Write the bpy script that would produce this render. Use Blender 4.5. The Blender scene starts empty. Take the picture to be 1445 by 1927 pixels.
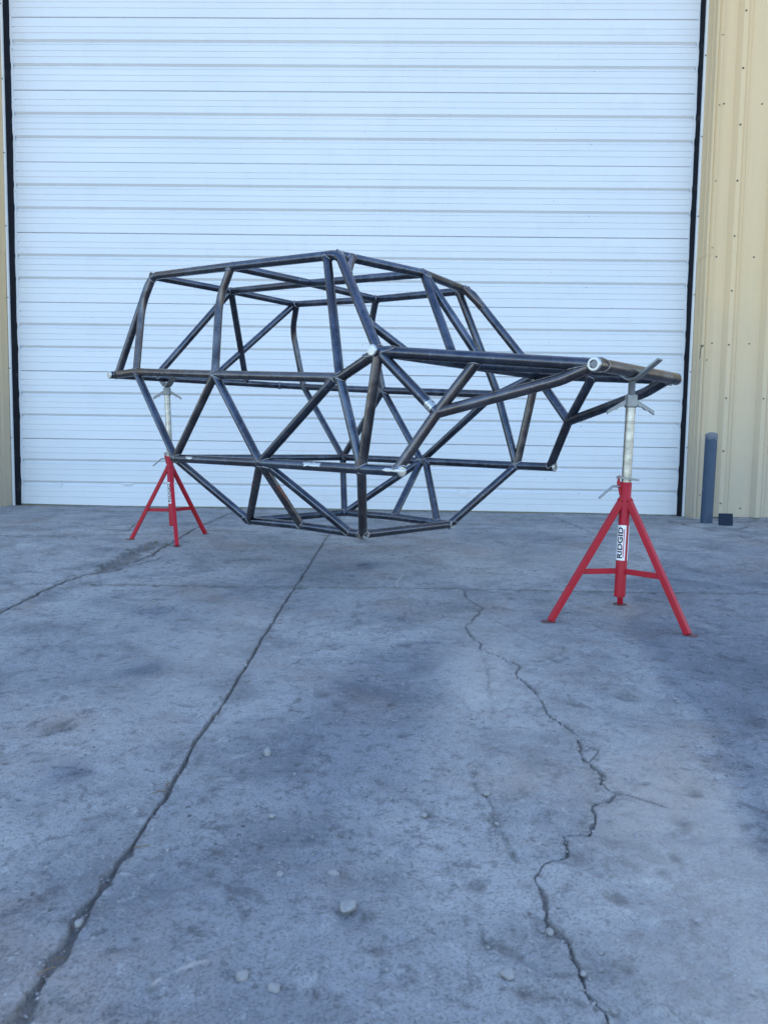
import bpy, bmesh, math, random
import numpy as np
from mathutils import Vector, Matrix

sc = bpy.context.scene
COL = sc.collection
rad = math.radians

# ------------------------------------------------------------------ camera
CAM_Z = 0.4455
cd = bpy.data.cameras.new('camera'); cam = bpy.data.objects.new('camera', cd); COL.objects.link(cam)
sc.camera = cam
def cam_rot(p, r, y):
    R0 = Matrix(((1, 0, 0), (0, 0, -1), (0, 1, 0)))
    return Matrix.Rotation(y, 3, 'Z') @ R0 @ Matrix.Rotation(-p, 3, 'X') @ Matrix.Rotation(r, 3, 'Z')
cam.matrix_world = Matrix.Translation((0, 0, CAM_Z)) @ cam_rot(rad(4.49), rad(.86), rad(1.04)).to_4x4()
cd.sensor_fit = 'VERTICAL'; cd.sensor_height = 36.0; cd.lens = 36.0*1336/1927
cd.clip_start = .05; cd.clip_end = 400
cd.dof.use_dof = True; cd.dof.focus_distance = 2.7; cd.dof.aperture_fstop = 12.0

# ------------------------------------------------------------------ light
SUN_EL, SUN_AZ = rad(40), rad(12)          # azimuth from +Y towards +X: the sun stands behind the building
w = bpy.data.worlds.new('World'); sc.world = w; w.use_nodes = True
nt = w.node_tree; nt.nodes.clear()
sky = nt.nodes.new('ShaderNodeTexSky'); sky.sky_type = 'NISHITA'; sky.sun_disc = False
sky.sun_elevation = SUN_EL; sky.sun_rotation = SUN_AZ
sky.air_density = 1.15; sky.dust_density = .6; sky.ozone_density = 3.0
bg = nt.nodes.new('ShaderNodeBackground'); bg.inputs[1].default_value = .15
wo = nt.nodes.new('ShaderNodeOutputWorld')
nt.links.new(sky.outputs[0], bg.inputs[0]); nt.links.new(bg.outputs[0], wo.inputs[0])
sl = bpy.data.lights.new('sun', 'SUN'); sl.energy = 3.0; sl.angle = rad(.53); sl.color = (1, .95, .87)
so = bpy.data.objects.new('sun', sl); COL.objects.link(so)
sd = Vector((math.sin(SUN_AZ)*math.cos(SUN_EL), math.cos(SUN_AZ)*math.cos(SUN_EL), math.sin(SUN_EL)))
so.rotation_euler = sd.to_track_quat('Z', 'Y').to_euler(); so.location = sd*60
sc.view_settings.view_transform = 'Standard'; sc.view_settings.look = 'None'
sc.view_settings.exposure = 2.0; sc.view_settings.gamma = 1
sc.view_settings.use_curve_mapping = False
sc.render.engine = 'CYCLES'

# ------------------------------------------------------------------ helpers
def link(o, parent=None):
    COL.objects.link(o)
    if parent is not None: o.parent = parent
    return o
def tag(o, label=None, cat=None, group=None, kind=None):
    if label: o['label'] = label
    if cat: o['category'] = cat
    if group: o['group'] = group
    if kind: o['kind'] = kind
    return o
def empty(name, loc=(0, 0, 0), rz=0):
    o = bpy.data.objects.new(name, None); o.location = loc; o.rotation_euler = (0, 0, rz)
    o.empty_display_size = .2
    return link(o)
def build(name, bm, m, parent=None, smooth=False, angle=35):
    me = bpy.data.meshes.new(name); bm.normal_update()
    if smooth:
        for f in bm.faces: f.smooth = True
        for e in bm.edges:
            if len(e.link_faces) == 2 and e.calc_face_angle(0) > rad(angle): e.smooth = False
    bm.to_mesh(me); bm.free()
    me.materials.append(m)
    return link(bpy.data.objects.new(name, me), parent)
def box(bm, lo, hi, M=None):
    vs = [Vector((x, y, z)) for x in (lo[0], hi[0]) for y in (lo[1], hi[1]) for z in (lo[2], hi[2])]
    if M is not None: vs = [M @ v for v in vs]
    v = [bm.verts.new(p) for p in vs]
    for f in ((0, 1, 3, 2), (4, 6, 7, 5), (0, 4, 5, 1), (2, 3, 7, 6), (0, 2, 6, 4), (1, 5, 7, 3)):
        bm.faces.new([v[i] for i in f])
def bbox(bm, lo, hi, M=None, bev=.001):
    b2 = bmesh.new(); box(b2, lo, hi, M)
    bmesh.ops.bevel(b2, geom=b2.edges[:], offset=bev, segments=1, affect='EDGES')
    me = bpy.data.meshes.new('t'); b2.to_mesh(me); b2.free(); bm.from_mesh(me); bpy.data.meshes.remove(me)
def frames(pts):
    T = []
    for i in range(len(pts)):
        a = pts[max(0, i-1)]; b = pts[min(len(pts)-1, i+1)]
        T.append((b-a).normalized())
    up = Vector((0, 0, 1)) if abs(T[0].z) < .9 else Vector((1, 0, 0))
    X = T[0].cross(up).normalized(); out = []
    for t in T:
        X = (X - t*X.dot(t)).normalized(); out.append((X, t.cross(X), t))
    return out
def sweep(bm, pts, r, n=20, caps=True, closed=False):
    fr = frames(pts); rings = []
    for i, (p, (X, Y, t)) in enumerate(zip(pts, fr)):
        rr = r[i] if isinstance(r, (list, tuple)) else r
        rings.append([bm.verts.new(p + X*math.cos(a)*rr + Y*math.sin(a)*rr) for a in (2*math.pi*k/n for k in range(n))])
    m = len(rings)
    for i in range(m if closed else m-1):
        A, B = rings[i], rings[(i+1) % m]
        for k in range(n):
            bm.faces.new((A[k], A[(k+1) % n], B[(k+1) % n], B[k]))
    if caps and not closed:
        bm.faces.new(rings[0][::-1]); bm.faces.new(rings[-1])
def fillet(pts, R):
    pts = [Vector(p) for p in pts]; out = [pts[0]]
    for i in range(1, len(pts)-1):
        a, b, c = pts[i-1], pts[i], pts[i+1]
        u = (a-b); v = (c-b); lu, lv = u.length, v.length; u.normalize(); v.normalize()
        ang = u.angle(v); rr = R[i-1] if isinstance(R, (list, tuple)) else R
        if ang > math.pi-.03 or rr <= 0: out.append(b); continue
        d = min(rr/math.tan(ang/2), lu*.48, lv*.48)
        rr = d*math.tan(ang/2); bis = (u+v).normalized(); cc = b + bis*(rr/math.sin(ang/2))
        p0, p1 = b+u*d, b+v*d; s0 = (p0-cc).normalized(); s1 = (p1-cc).normalized(); th = s0.angle(s1)
        k = max(3, int(th/rad(5)))
        for j in range(k+1):
            f = j/k; out.append(cc + (s0*math.sin((1-f)*th) + s1*math.sin(f*th))/math.sin(th)*rr)
    out.append(pts[-1])
    return out

# ------------------------------------------------------------------ materials
def mat(name, col=(.5, .5, .5), rough=.5, metal=0.0, spec=.5):
    m = bpy.data.materials.new(name); m.use_nodes = True
    b = m.node_tree.nodes['Principled BSDF']
    b.inputs['Base Color'].default_value = (*col, 1); b.inputs['Roughness'].default_value = rough
    b.inputs['Metallic'].default_value = metal; b.inputs['Specular IOR Level'].default_value = spec
    return m
class NT:
    def __init__(s, m):
        s.t = m.node_tree; s.n = s.t.nodes; s.b = s.n['Principled BSDF']; s.co = s.n.new('ShaderNodeTexCoord')
    def l(s, a, b): s.t.links.new(a, b)
    def map(s, scale=(1, 1, 1), src='Object', rot=(0, 0, 0)):
        m = s.n.new('ShaderNodeMapping'); m.inputs['Scale'].default_value = scale; m.inputs['Rotation'].default_value = rot
        s.l(s.co.outputs[src], m.inputs['Vector']); return m.outputs[0]
    def noise(s, vec, scale, detail=4, rough=.55, out='Fac', dist=0):
        n = s.n.new('ShaderNodeTexNoise'); n.inputs['Scale'].default_value = scale
        n.inputs['Detail'].default_value = detail; n.inputs['Roughness'].default_value = rough
        n.inputs['Distortion'].default_value = dist
        s.l(vec, n.inputs['Vector']); return n.outputs[out]
    def vor(s, vec, scale, feat='F1', out='Distance'):
        n = s.n.new('ShaderNodeTexVoronoi'); n.feature = feat; n.inputs['Scale'].default_value = scale
        s.l(vec, n.inputs['Vector']); return n.outputs[out]
    def ramp(s, fac, stops):
        r = s.n.new('ShaderNodeValToRGB'); e = r.color_ramp.elements
        while len(e) < len(stops): e.new(.5)
        for k, (p, c) in zip(e, stops):
            k.position = p; k.color = (c, c, c, 1) if not isinstance(c, tuple) else (*c, 1)
        s.l(fac, r.inputs[0]); return r.outputs[0]
    def mix(s, fac, a, b, mode='MIX'):
        m = s.n.new('ShaderNodeMix'); m.data_type = 'RGBA'; m.blend_type = mode
        for i, v in ((0, fac), (6, a), (7, b)):
            if isinstance(v, (int, float)): m.inputs[i].default_value = v if i == 0 else (v, v, v, 1)
            elif isinstance(v, tuple): m.inputs[i].default_value = (*v, 1)
            else: s.l(v, m.inputs[i])
        return m.outputs[2]
    def math(s, op, a, b=0.0):
        m = s.n.new('ShaderNodeMath'); m.operation = op
        for i, v in ((0, a), (1, b)):
            if isinstance(v, (int, float)): m.inputs[i].default_value = v
            else: s.l(v, m.inputs[i])
        return m.outputs[0]
    def attr(s, name):
        a = s.n.new('ShaderNodeAttribute'); a.attribute_name = name; return a.outputs['Fac']
    def bump(s, h, strength=.3, dist=.002, prev=None):
        b = s.n.new('ShaderNodeBump'); b.inputs['Strength'].default_value = strength; b.inputs['Distance'].default_value = dist
        s.l(h, b.inputs['Height'])
        if prev is not None: s.l(prev, b.inputs['Normal'])
        return b.outputs[0]
    def base(s, c): s.l(c, s.b.inputs['Base Color'])
    def rough(s, c): s.l(c, s.b.inputs['Roughness'])
    def normal(s, c): s.l(c, s.b.inputs['Normal'])

# concrete
M_CONC = mat('weathered_concrete', rough=.85, spec=.3); t = NT(M_CONC); v = t.map()
big = t.noise(v, .9, 6, .62); mid = t.noise(v, 4.2, 7, .66, dist=.5); fine = t.noise(v, 42, 6, .72); grit = t.noise(v, 260, 3, .6)
c = t.mix(t.ramp(big, [(.36, 0), (.60, 1)]), (.255, .255, .262), (.42, .40, .38))
c = t.mix(t.math('MULTIPLY', t.ramp(mid, [(.46, 0), (.66, 1)]), .62), c, (.115, .118, .128))
brown = t.noise(t.map((1, 1, 1), rot=(.3, .2, .7)), 2.3, 6, .68, dist=.3)
c = t.mix(t.math('MULTIPLY', t.ramp(brown, [(.52, 0), (.68, 1)]), .5), c, (.30, .215, .165))
pale = t.noise(t.map((1, 1, 1), rot=(.1, .5, 1.7)), 8, 6, .7)
c = t.mix(t.math('MULTIPLY', t.ramp(pale, [(.55, 0), (.7, 1)]), .45), c, (.36, .35, .34))
scab = t.noise(t.map((1, 1, 1), rot=(.7, .1, 2.3)), 19, 6, .72, dist=.8)
c = t.mix(t.ramp(scab, [(.57, 0), (.63, .5)]), c, (.088, .083, .085))
sc2 = t.noise(t.map((1, 1, 1), rot=(.2, .9, 3.3)), 47, 6, .75, dist=1.0)
c = t.mix(t.ramp(sc2, [(.58, 0), (.65, .5)]), c, (.075, .07, .07))
sc3 = t.noise(t.map((1, 1, 1), rot=(1.2, .4, .3)), 34, 5, .7, dist=.6)
c = t.mix(t.ramp(sc3, [(.58, 0), (.68, .55)]), c, (.44, .425, .41))
c = t.mix(t.ramp(fine, [(.33, .55), (.47, 0)]), c, (.075, .073, .075))
c = t.mix(t.ramp(grit, [(.34, .5), (.5, 0)]), c, (.075, .072, .07))
c = t.mix(t.ramp(grit, [(.6, 0), (.78, .4)]), c, (.36, .35, .335))
spk = t.vor(v, 75); spn = t.noise(v, 9, 2)
spm = t.math('MULTIPLY', t.ramp(spk, [(.10, 1), (.15, 0)]), t.ramp(spn, [(.46, 0), (.56, .9)]))
c = t.mix(spm, c, (.42, .41, .39))
dk = t.math('MULTIPLY', t.ramp(t.math('ADD', t.vor(t.map((1, 1, 1), rot=(0, 0, .5)), 41), t.math('MULTIPLY', t.noise(v, 160, 4), .35)), [(.26, 1), (.33, 0)]), t.ramp(t.noise(v, 6.3, 2), [(.5, 0), (.62, .7)]))
c = t.mix(dk, c, (.06, .057, .055))
c = t.mix(t.math('MULTIPLY', t.attr('pale'), .55), c, (.52, .45, .385))
c = t.mix(t.attr('dirt'), c, t.mix(t.noise(v, 90, 4, .7), (.05, .043, .038), (.17, .145, .12)))
c = t.mix(t.attr('flare_stain'), c, (.62, .66, .74), 'MULTIPLY')  # darkens the stained spots and the broad zones painted partly after lens flare
t.base(c)
b1 = t.bump(fine, .9, .009); b2 = t.bump(grit, .9, .003, b1); b3 = t.bump(t.math('SUBTRACT', spm, dk), .7, .003, b2); t.normal(b3)
M_EARTH = mat('yard_ground', (.3, .27, .23), .95, spec=.2); t = NT(M_EARTH); v = t.map()
c = t.mix(t.noise(v, .8, 6), (.24, .22, .19), (.36, .32, .27)); t.base(c); t.normal(t.bump(t.noise(v, 30, 5), .5, .01))

# door paint
M_DOOR = mat('white_door_paint', rough=.42, spec=.45); t = NT(M_DOOR); v = t.map()
st = t.noise(t.map((.5, 1, 2)), 1.6, 4, .6); dirt = t.noise(v, 3.1, 6, .65)
c = t.mix(t.ramp(st, [(.35, 0), (.7, 1)]), (.585, .60, .615), (.625, .635, .65))
c = t.mix(t.math('MULTIPLY', t.ramp(dirt, [(.55, 0), (.8, 1)]), .35), c, (.50, .49, .475))
streak = t.noise(t.map((9, 1, .35)), 2.5, 5, .7)
c = t.mix(t.math('MULTIPLY', t.ramp(streak, [(.56, 0), (.8, 1)]), .22), c, (.5, .49, .47))
spots = t.math('MULTIPLY', t.ramp(t.vor(v, 5.2), [(.02, 1), (.04, 0)]), .8)
c = t.mix(spots, c, (.28, .24, .21)); t.base(c)
t.normal(t.bump(t.noise(v, 1.3, 3), .25, .012, t.bump(t.noise(v, 90, 3), .12, .001)))
M_GROOVE = mat('door_joint_shade_dirt', (.50, .47, .43), .7)
M_SEAL = mat('black_rubber_seal', (.008, .008, .012), .7, 0, .15); t = NT(M_SEAL); v = t.map()
t.base(t.mix(t.ramp(t.noise(v, 14, 5), [(.6, 0), (.8, .5)]), (.006, .007, .011), (.08, .076, .072)))
M_ALU = mat('white_aluminium_strip', (.8, .82, .84), .3, .15); t = NT(M_ALU); t.base(t.mix(t.noise(t.map(), 20, 4), (.72, .75, .78), (.86, .87, .88)))
# tan siding
M_TAN = mat('tan_siding_paint', rough=.5, spec=.4); t = NT(M_TAN); v = t.map()
c = t.mix(t.noise(t.map((3, 3, .4)), 2, 5, .6), (.59, .425, .225), (.67, .485, .275))
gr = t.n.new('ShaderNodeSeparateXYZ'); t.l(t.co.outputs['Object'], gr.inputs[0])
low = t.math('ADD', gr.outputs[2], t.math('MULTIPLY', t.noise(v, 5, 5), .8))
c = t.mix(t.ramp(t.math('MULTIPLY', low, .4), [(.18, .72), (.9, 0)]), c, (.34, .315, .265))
c = t.mix(t.math('MULTIPLY', t.ramp(t.noise(t.map((14, 14, .6)), 2, 5, .7), [(.55, 0), (.8, 1)]), .3), c, (.33, .29, .23))
c = t.mix(t.ramp(t.noise(v, 26, 5, .7), [(.66, 0), (.74, .5)]), c, (.2, .17, .14)); t.base(c)
t.normal(t.bump(t.noise(v, 2.2, 3), .25, .01, t.bump(t.noise(v, 120, 2), .1, .001)))
M_SCREW = mat('dull_screw', (.07, .06, .055), .5, .5)
M_WALL = mat('far_wall_paint', (.5, .43, .3), .7)
M_ROOF = mat('roof_sheet', (.45, .45, .44), .5, .3)
# steel
def steel(name, a, b, brown, r0=.32, metal=.75, sc_=1.0):
    m = mat(name, a, r0, metal); t = NT(m); v = t.map()
    n1 = t.noise(v, 9*sc_, 6, .65, dist=.6); n2 = t.noise(v, 55, 5, .7); n3 = t.noise(v, 3.2, 4, .6)
    c = t.mix(t.ramp(n1, [(.35, 0), (.68, 1)]), a, b)
    c = t.mix(t.math('MULTIPLY', t.ramp(n3, [(.45, 0), (.66, 1)]), .75), c, brown)
    c = t.mix(t.ramp(n2, [(.6, 0), (.78, .55)]), c, tuple(min(1, x*2.2+.06) for x in b))
    c = t.mix(t.ramp(t.noise(v, 24, 6, .75), [(.62, 0), (.7, .4)]), c, (.26, .25, .25))
    t.base(c); t.rough(t.ramp(n1, [(.3, r0-.08), (.75, r0+.2)]))
    t.normal(t.bump(n2, .12, .0008)); return m
M_TUBE = steel('mill_scale_steel', (.040, .050, .072), (.115, .130, .165), (.065, .060, .066), .21, .85)
M_TUBEB = steel('brown_mill_scale_steel', (.060, .058, .066), (.150, .148, .162), (.100, .078, .068), .22, .85)
M_WELD = steel('weld_bead_steel', (.16, .165, .18), (.36, .36, .38), (.15, .12, .10), .3, .85, 4)
M_CAP = mat('ground_bright_steel', rough=.36, metal=.75); t = NT(M_CAP); v = t.map()
t.base(t.mix(t.noise(v, 60, 5, .7), (.30, .31, .31), (.62, .63, .62))); t.normal(t.bump(t.noise(v, 200, 3), .3, .0006))
M_CAPD = mat('dark_plug_steel', (.16, .17, .18), .45, .6)
M_ZINC = mat('galvanised_steel', rough=.33, metal=.85); t = NT(M_ZINC); v = t.map()
c = t.mix(t.ramp(t.noise(t.map((1, 1, 2)), 30, 6, .7), [(.3, 0), (.7, 1)]), (.20, .20, .19), (.44, .435, .415))
c = t.mix(t.ramp(t.noise(t.map((1, 1, 5)), 18, 5, .75), [(.62, 0), (.72, .7)]), c, (.2, .19, .18)); t.base(c)
t.normal(t.bump(t.noise(v, 160, 3), .15, .0008))
M_CAST = mat('cast_grey_iron', rough=.5, metal=.6); t = NT(M_CAST); t.base(t.mix(t.noise(t.map(), 40, 5), (.17, .175, .175), (.30, .31, .30))); t.normal(t.bump(t.noise(t.map(), 180, 3), .4, .001))
M_CHROME = mat('bright_rod', (.28, .29, .29), .25, .9)
M_RED = mat('red_enamel', rough=.45, spec=.3); t = NT(M_RED); v = t.map()
c = t.mix(t.noise(v, 12, 5, .6), (.32, .006, .018), (.44, .010, .026))
c = t.mix(t.ramp(t.noise(v, 9, 5, .7), [(.5, 0), (.75, .5)]), c, (.38, .035, .022))
c = t.mix(t.ramp(t.noise(v, 45, 6, .78), [(.62, 0), (.66, .9)]), c, (.09, .035, .03))
c = t.mix(t.ramp(t.noise(t.map((1, 1, .3)), 70, 4, .8), [(.72, 0), (.76, .7)]), c, (.55, .35, .32)); t.base(c)
t.normal(t.bump(t.noise(v, 90, 3), .12, .0008))
M_FOOT = mat('rusty_foot_steel', rough=.7, metal=.4); t = NT(M_FOOT); t.base(t.mix(t.noise(t.map(), 50, 5), (.09, .05, .05), (.2, .09, .08)))
M_LABEL = mat('label_white', (.82, .82, .82), .4)
M_INK = mat('label_black', (.01, .01, .012), .4)
M_STRIPE = mat('label_red', (.5, .02, .03), .4)
M_BOLL = mat('faded_blue_paint', rough=.6); t = NT(M_BOLL); v = t.map()
c = t.mix(t.noise(v, 7, 6, .65), (.018, .040, .078), (.034, .062, .10))
z = t.n.new('ShaderNodeSeparateXYZ'); t.l(t.co.outputs['Object'], z.inputs[0])
c = t.mix(t.ramp(t.math('ADD', z.outputs[2], t.math('MULTIPLY', t.noise(v, 22, 5, .7), .25)), [(.72, 0), (.76, .6)]), c, (.19, .19, .20))
c = t.mix(t.ramp(t.noise(v, 30, 6, .75), [(.62, 0), (.7, .7)]), c, (.22, .22, .24)); t.base(c)
t.normal(t.bump(t.noise(v, 25, 4), .3, .003))
M_PLATE = mat('dark_blue_rubber', (.012, .02, .038), .7, 0, .2)
M_STONE = mat('pale_gravel', rough=.8); t = NT(M_STONE); v = t.map(src='Generated')
oi = t.n.new('ShaderNodeObjectInfo')
c = t.mix(t.noise(t.map(), 60, 5, .7), (.16, .15, .145), (.36, .345, .33)); t.base(c); t.normal(t.bump(t.noise(t.map(), 120, 5), .6, .002))
M_TWIG = mat('dry_debris', (.16, .11, .06), .9)
M_ORANGE = mat('orange_crayon', (.32, .07, .02), .85)

# ------------------------------------------------------------------ ground
D = 5.804
def gz(y):
    y = np.asarray(y, float)
    yy = np.clip(y, -6, D)
    return .0218*(yy-D) + .022*np.exp(-((y-3.9)/.7)**2)
def gzf(y): return float(gz(y))
rng = np.random.default_rng(7)
TAB = rng.random((256, 256))
def vnoise(x, y):
    xi = np.floor(x).astype(int); yi = np.floor(y).astype(int); fx = x-xi; fy = y-yi
    fx = fx*fx*(3-2*fx); fy = fy*fy*(3-2*fy)
    a = TAB[xi & 255, yi & 255]; b = TAB[(xi+1) & 255, yi & 255]; c_ = TAB[xi & 255, (yi+1) & 255]; d = TAB[(xi+1) & 255, (yi+1) & 255]
    return (a*(1-fx)+b*fx)*(1-fy) + (c_*(1-fx)+d*fx)*fy
def fbm(x, y, o=4, s=1.0):
    r = 0; a = .5; t_ = 0
    for i in range(o):
        r = r + a*vnoise(x*s+17.3*i, y*s+5.1*i); t_ += a; s *= 2.03; a *= .5
    return r/t_
JA = [(-.43, 6.2), (-.425, 5.304), (-.393, 4.075), (-.391, 3.19), (-.391, 2.735), (-.385, 2.26), (-.377, 1.81), (-.37, 1.476), (-.372, 1.3), (-.367, 1.201), (-.366, 1.072), (-.364, .954), (-.366, .892), (-.367, .807), (-.365, .712), (-.361, .656), (-.355, .5), (-.35, -2.2)]
JB = [(-1.29, 6.2), (-1.278, 5.527), (-1.261, 4.684), (-1.189, 3.775), (-1.167, 3.338), (-1.215, 3.042), (-1.28, 2.898), (-1.31, 2.704), (-1.299, 2.481), (-1.278, 2.24), (-1.264, 2.045), (-1.25, 1.5), (-1.23, .3), (-1.2, -2.2)]
JC = [(-8, 2.66), (-1.731, 2.677), (-1.23, 2.711), (-.712, 2.717), (-.381, 2.726), (.26, 2.743), (.651, 2.738), (1.449, 2.758), (1.771, 2.766), (9, 2.82)]
JD = [(-9, 3.85), (-2.422, 3.85), (-2.178, 3.838), (-1.971, 3.781), (-1.636, 3.952), (-1.2, 4.05)]
CR = [(.263, 2.724), (.263, 2.56), (.28, 2.478), (.301, 2.424), (.259, 2.289), (.222, 2.173), (.226, 2.077), (.242, 1.989), (.233, 1.947), (.275, 1.886), (.304, 1.837), (.319, 1.798), (.301, 1.718), (.316, 1.669), (.328, 1.608), (.331, 1.532), (.328, 1.473), (.348, 1.415), (.362, 1.371), (.36, 1.327), (.342, 1.288), (.352, 1.245), (.366, 1.195), (.351, 1.166), (.357, 1.139), (.367, 1.129), (.317, 1.089), (.305, 1.04), (.29, 1.002), (.255, .997), (.241, .954), (.208, .929), (.188, .893), (.191, .849), (.185, .804), (.203, .778), (.205, .741), (.205, .706), (.22, .678), (.221, .6)]
CRACKS = [  # polyline, half width, depth, dirt, wobble
    (JA, .0040, .008, .62, .004), (JB, .0060, .012, .75, .008), (JC, .0052, .009, .8, .002), (JD, .011, .012, .7, .01),
    (CR, .0019, .005, .62, .008), ([(.140, 1.2), (.148, 1.152), (.154, 1.085), (.16, 1.0), (.165, .96), (.182, .925)], .0045, .0018, .5, .016), ([(.10, .78), (.14, .76), (.17, .735), (.21, .73)], .004, .002, .45, .012), ([(.367, 1.129), (.39, 1.119), (.43, 1.09)], .0018, .004, .5, .003),
    ([(.36, 1.327), (.385, 1.299), (.352, 1.245)], .0015, .004, .5, .003),
    ([(.241, 1.974), (.233, 1.762), (.218, 1.574), (.21, 1.464)], .004, .002, .3, .004),
    ([(1.216, 5.446), (1.246, 4.918), (1.237, 4.483)], .005, .006, .6, .02),
    ([(2.05, 5.4), (2.123, 4.919), (2.158, 4.793), (2.291, 4.814), (2.517, 5.11)], .006, .006, .7, .015),
    ([(2.172, 4.634), (2.137, 4.318), (2.126, 4.078), (2.206, 3.821)], .006, .006, .6, .02),
    ([(-1.578, 4.116), (-1.741, 4.75)], .004, .006, .6, .02), ([(-1.1, 3.3), (-1.15, 3.118), (-1.228, 2.959)], .006, .006, .6, .01),
    ([(-3.4, 5.45), (-2.6, 5.42), (-1.3, 5.36), (1.2, 5.5), (2.4, 5.5)], .006, .004, .55, .02),
    ([(-3.3, 5.74), (-1, 5.75), (2.3, 5.75)], .022, .001, .6, .05), ([(2.25, 5.50), (2.6, 5.44), (2.9, 5.47), (4, 5.42)], .022, .012, .8, .06), ([(2.3, 5.33), (2.5, 5.36), (2.8, 5.30), (3.4, 5.38)], .008, .008, .6, .05),
    ([(.31, 2.30), (.40, 2.05), (.47, 1.95)], .001, .002, .4, .006),
]
def seg_dist(X, Y, pl):
    d = np.full(X.shape, 1e9)
    for (x0, y0), (x1, y1) in zip(pl[:-1], pl[1:]):
        dx, dy = x1-x0, y1-y0; L = dx*dx+dy*dy
        t_ = np.clip(((X-x0)*dx+(Y-y0)*dy)/L, 0, 1)
        d = np.minimum(d, np.hypot(X-x0-t_*dx, Y-y0-t_*dy))
    return d
PITS = [(.063, 1.049, .018), (.109, .883, .016), (-.308, 1.154, .014), (-.028, .816, .014), (-.17, 1.568, .03), (-.182, 1.944, .035), (-.654, 1.36, .03), (-.679, 2.203, .03), (.441, 1.034, .018), (.495, 1.147, .02), (.383, 1.551, .03), (.526, 1.592, .035), (.421, 1.863, .03), (.286, .863, .02), (-.06, .893, .012), (-.008, .758, .012), (-.669, 1.346, .03), (.9, 1.9, .04), (.75, 1.45, .03), (.15, .71, .02), (.02, 1.34, .016)]
_r = random.Random(3)
for i in range(90):
    yy = .65*math.exp(_r.random()*2.0); PITS.append((_r.uniform(-.55, .6)*yy*1.1, yy, _r.uniform(.004, .012)*(.6+.5*yy)))
ys = []; y = .45
while y < D+.015: ys.append(y); y += .0016 if 2.700 < y < 2.768 else min(.009, max(.0013, .0031*y*y))
ys = list(np.linspace(-2.1, .44, 60)) + ys
ys = np.array(ys)
tt = np.concatenate([-np.geomspace(3.0, .63, 50), np.linspace(-.625, .625, 840), np.geomspace(.63, 3.0, 50)])
sy = np.where(ys > .7, ys, .7)
X = tt[None, :]*sy[:, None]; Y = np.repeat(ys[:, None], len(tt), 1)
Z = gz(Y) + .010*(fbm(X, Y, 3, .9)-.5) + .005*(fbm(X, Y, 4, 6)-.5) + .0045*(fbm(X, Y, 4, 26)-.5) - .006*np.clip(fbm(X+5, Y+2, 4, 17)-.60, 0, 1)*4
DIRT = np.zeros(X.shape)
wx = fbm(X, Y, 5, 21)-.5; wy = fbm(Y+9, X+4, 5, 21)-.5; wn = np.clip((fbm(X+3, Y+8, 4, 30)-.5)*2.0+.5, 0, 1.1)
fn_ = fbm(X+2, Y+6, 4, 70)
for pl, hw, dep, dr, wob in CRACKS:
    m = (X > min(p[0] for p in pl)-.1) & (X < max(p[0] for p in pl)+.1) & (Y > min(p[1] for p in pl)-.1) & (Y < max(p[1] for p in pl)+.1)
    if not m.any(): continue
    d = seg_dist(X[m]+wx[m]*wob*2.5, Y[m]+wy[m]*wob*2.5, pl)
    ww = hw*(.55+1.1*wn[m])
    if pl is JA:      # joint broken wider near the camera
        near = np.clip((1.25-Y[m])/.3, 0, 1)
        ww = ww*(.8+near*.35) + near*.007*np.clip(wn[m]-.65, 0, 1)*2
    if pl is CR: ww = ww*(.45+1.5*np.clip(fn_[m]*3-1, 0, 1))
    k = np.clip(1.25 - d/ww, 0, 1); k = k*k*(3-2*k)
    Z[m] -= dep*k
    brk = np.clip(fn_[m]*3.2-1.1, 0, 1) if hw >= .0039 and dep < .003 else 1.0
    DIRT[m] = np.maximum(DIRT[m], dr*np.clip(1.7 - d/ww, 0, 1)*brk)
    DIRT[m] = np.maximum(DIRT[m], .62*dr*np.clip(1-d/(ww*7+.006), 0, 1)*np.clip(fn_[m]*4.5-2.1, 0, 1))
for px, py, pr in PITS:
    m = (abs(X-px) < 2*pr) & (abs(Y-py) < 2*pr)
    d = np.hypot(X[m]-px+wx[m]*pr*2.2, Y[m]-py+wy[m]*pr*2.2)/pr*(.6+.8*wn[m])
    k = np.clip(1-d, 0, 1); Z[m] -= pr*.22*np.sqrt(k)*k; DIRT[m] = np.maximum(DIRT[m], .6*np.clip(1.2-d, 0, 1)*(.5+.6*wn[m]))
# broken-out patch of concrete beside the left joint
pc = [(-1.245, 3.0), (-1.262, 3.35), (-1.25, 3.7)]
d = seg_dist(X+wx*.09, Y+wy*.09, pc); k = np.clip((.052-d)/.008, 0, 1); Z -= .018*k; DIRT = np.maximum(DIRT, k*(.16+.25*wn)+.7*np.clip(1-abs(d-.052)/.008, 0, 1)*wn)
ex = np.interp(Y, [.4, .93, 1.3, 2.3, 2.8, 6], [.46, .53, .60, .74, .95, 2.4])
FLARE_STAIN = np.clip((X-ex)/.05+.5+(fbm(X, Y, 4, 5)-.5)*3, 0, 1)*np.clip((4.6-Y)/1.5, 0, 1)*.85  # dark zone at right: part oil stain, part lens flare tone painted in
cl_ = np.exp(-(((X+.05-.16*(Y-1.5))/.15)**2+((Y-1.45)/.62)**2)*1.2); FLARE_STAIN = np.maximum(FLARE_STAIN, .72*np.clip(cl_*1.7*(.4+1.1*fbm(X+1, Y, 4, 6)), 0, 1))  # dark diagonal band in the centre, lens flare tone partly painted into the colour
cl_ = np.exp(-(((X+.45)/.22)**2+((Y-2.95)/.35)**2)); FLARE_STAIN = np.maximum(FLARE_STAIN, .45*np.clip(cl_*1.6*(.3+1.2*fbm(X+1, Y, 4, 6)), 0, 1))
def side_x(pl, yy):
    a = sorted(pl, key=lambda p: p[1]); return np.interp(yy, [p[1] for p in a], [p[0] for p in a])
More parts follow.
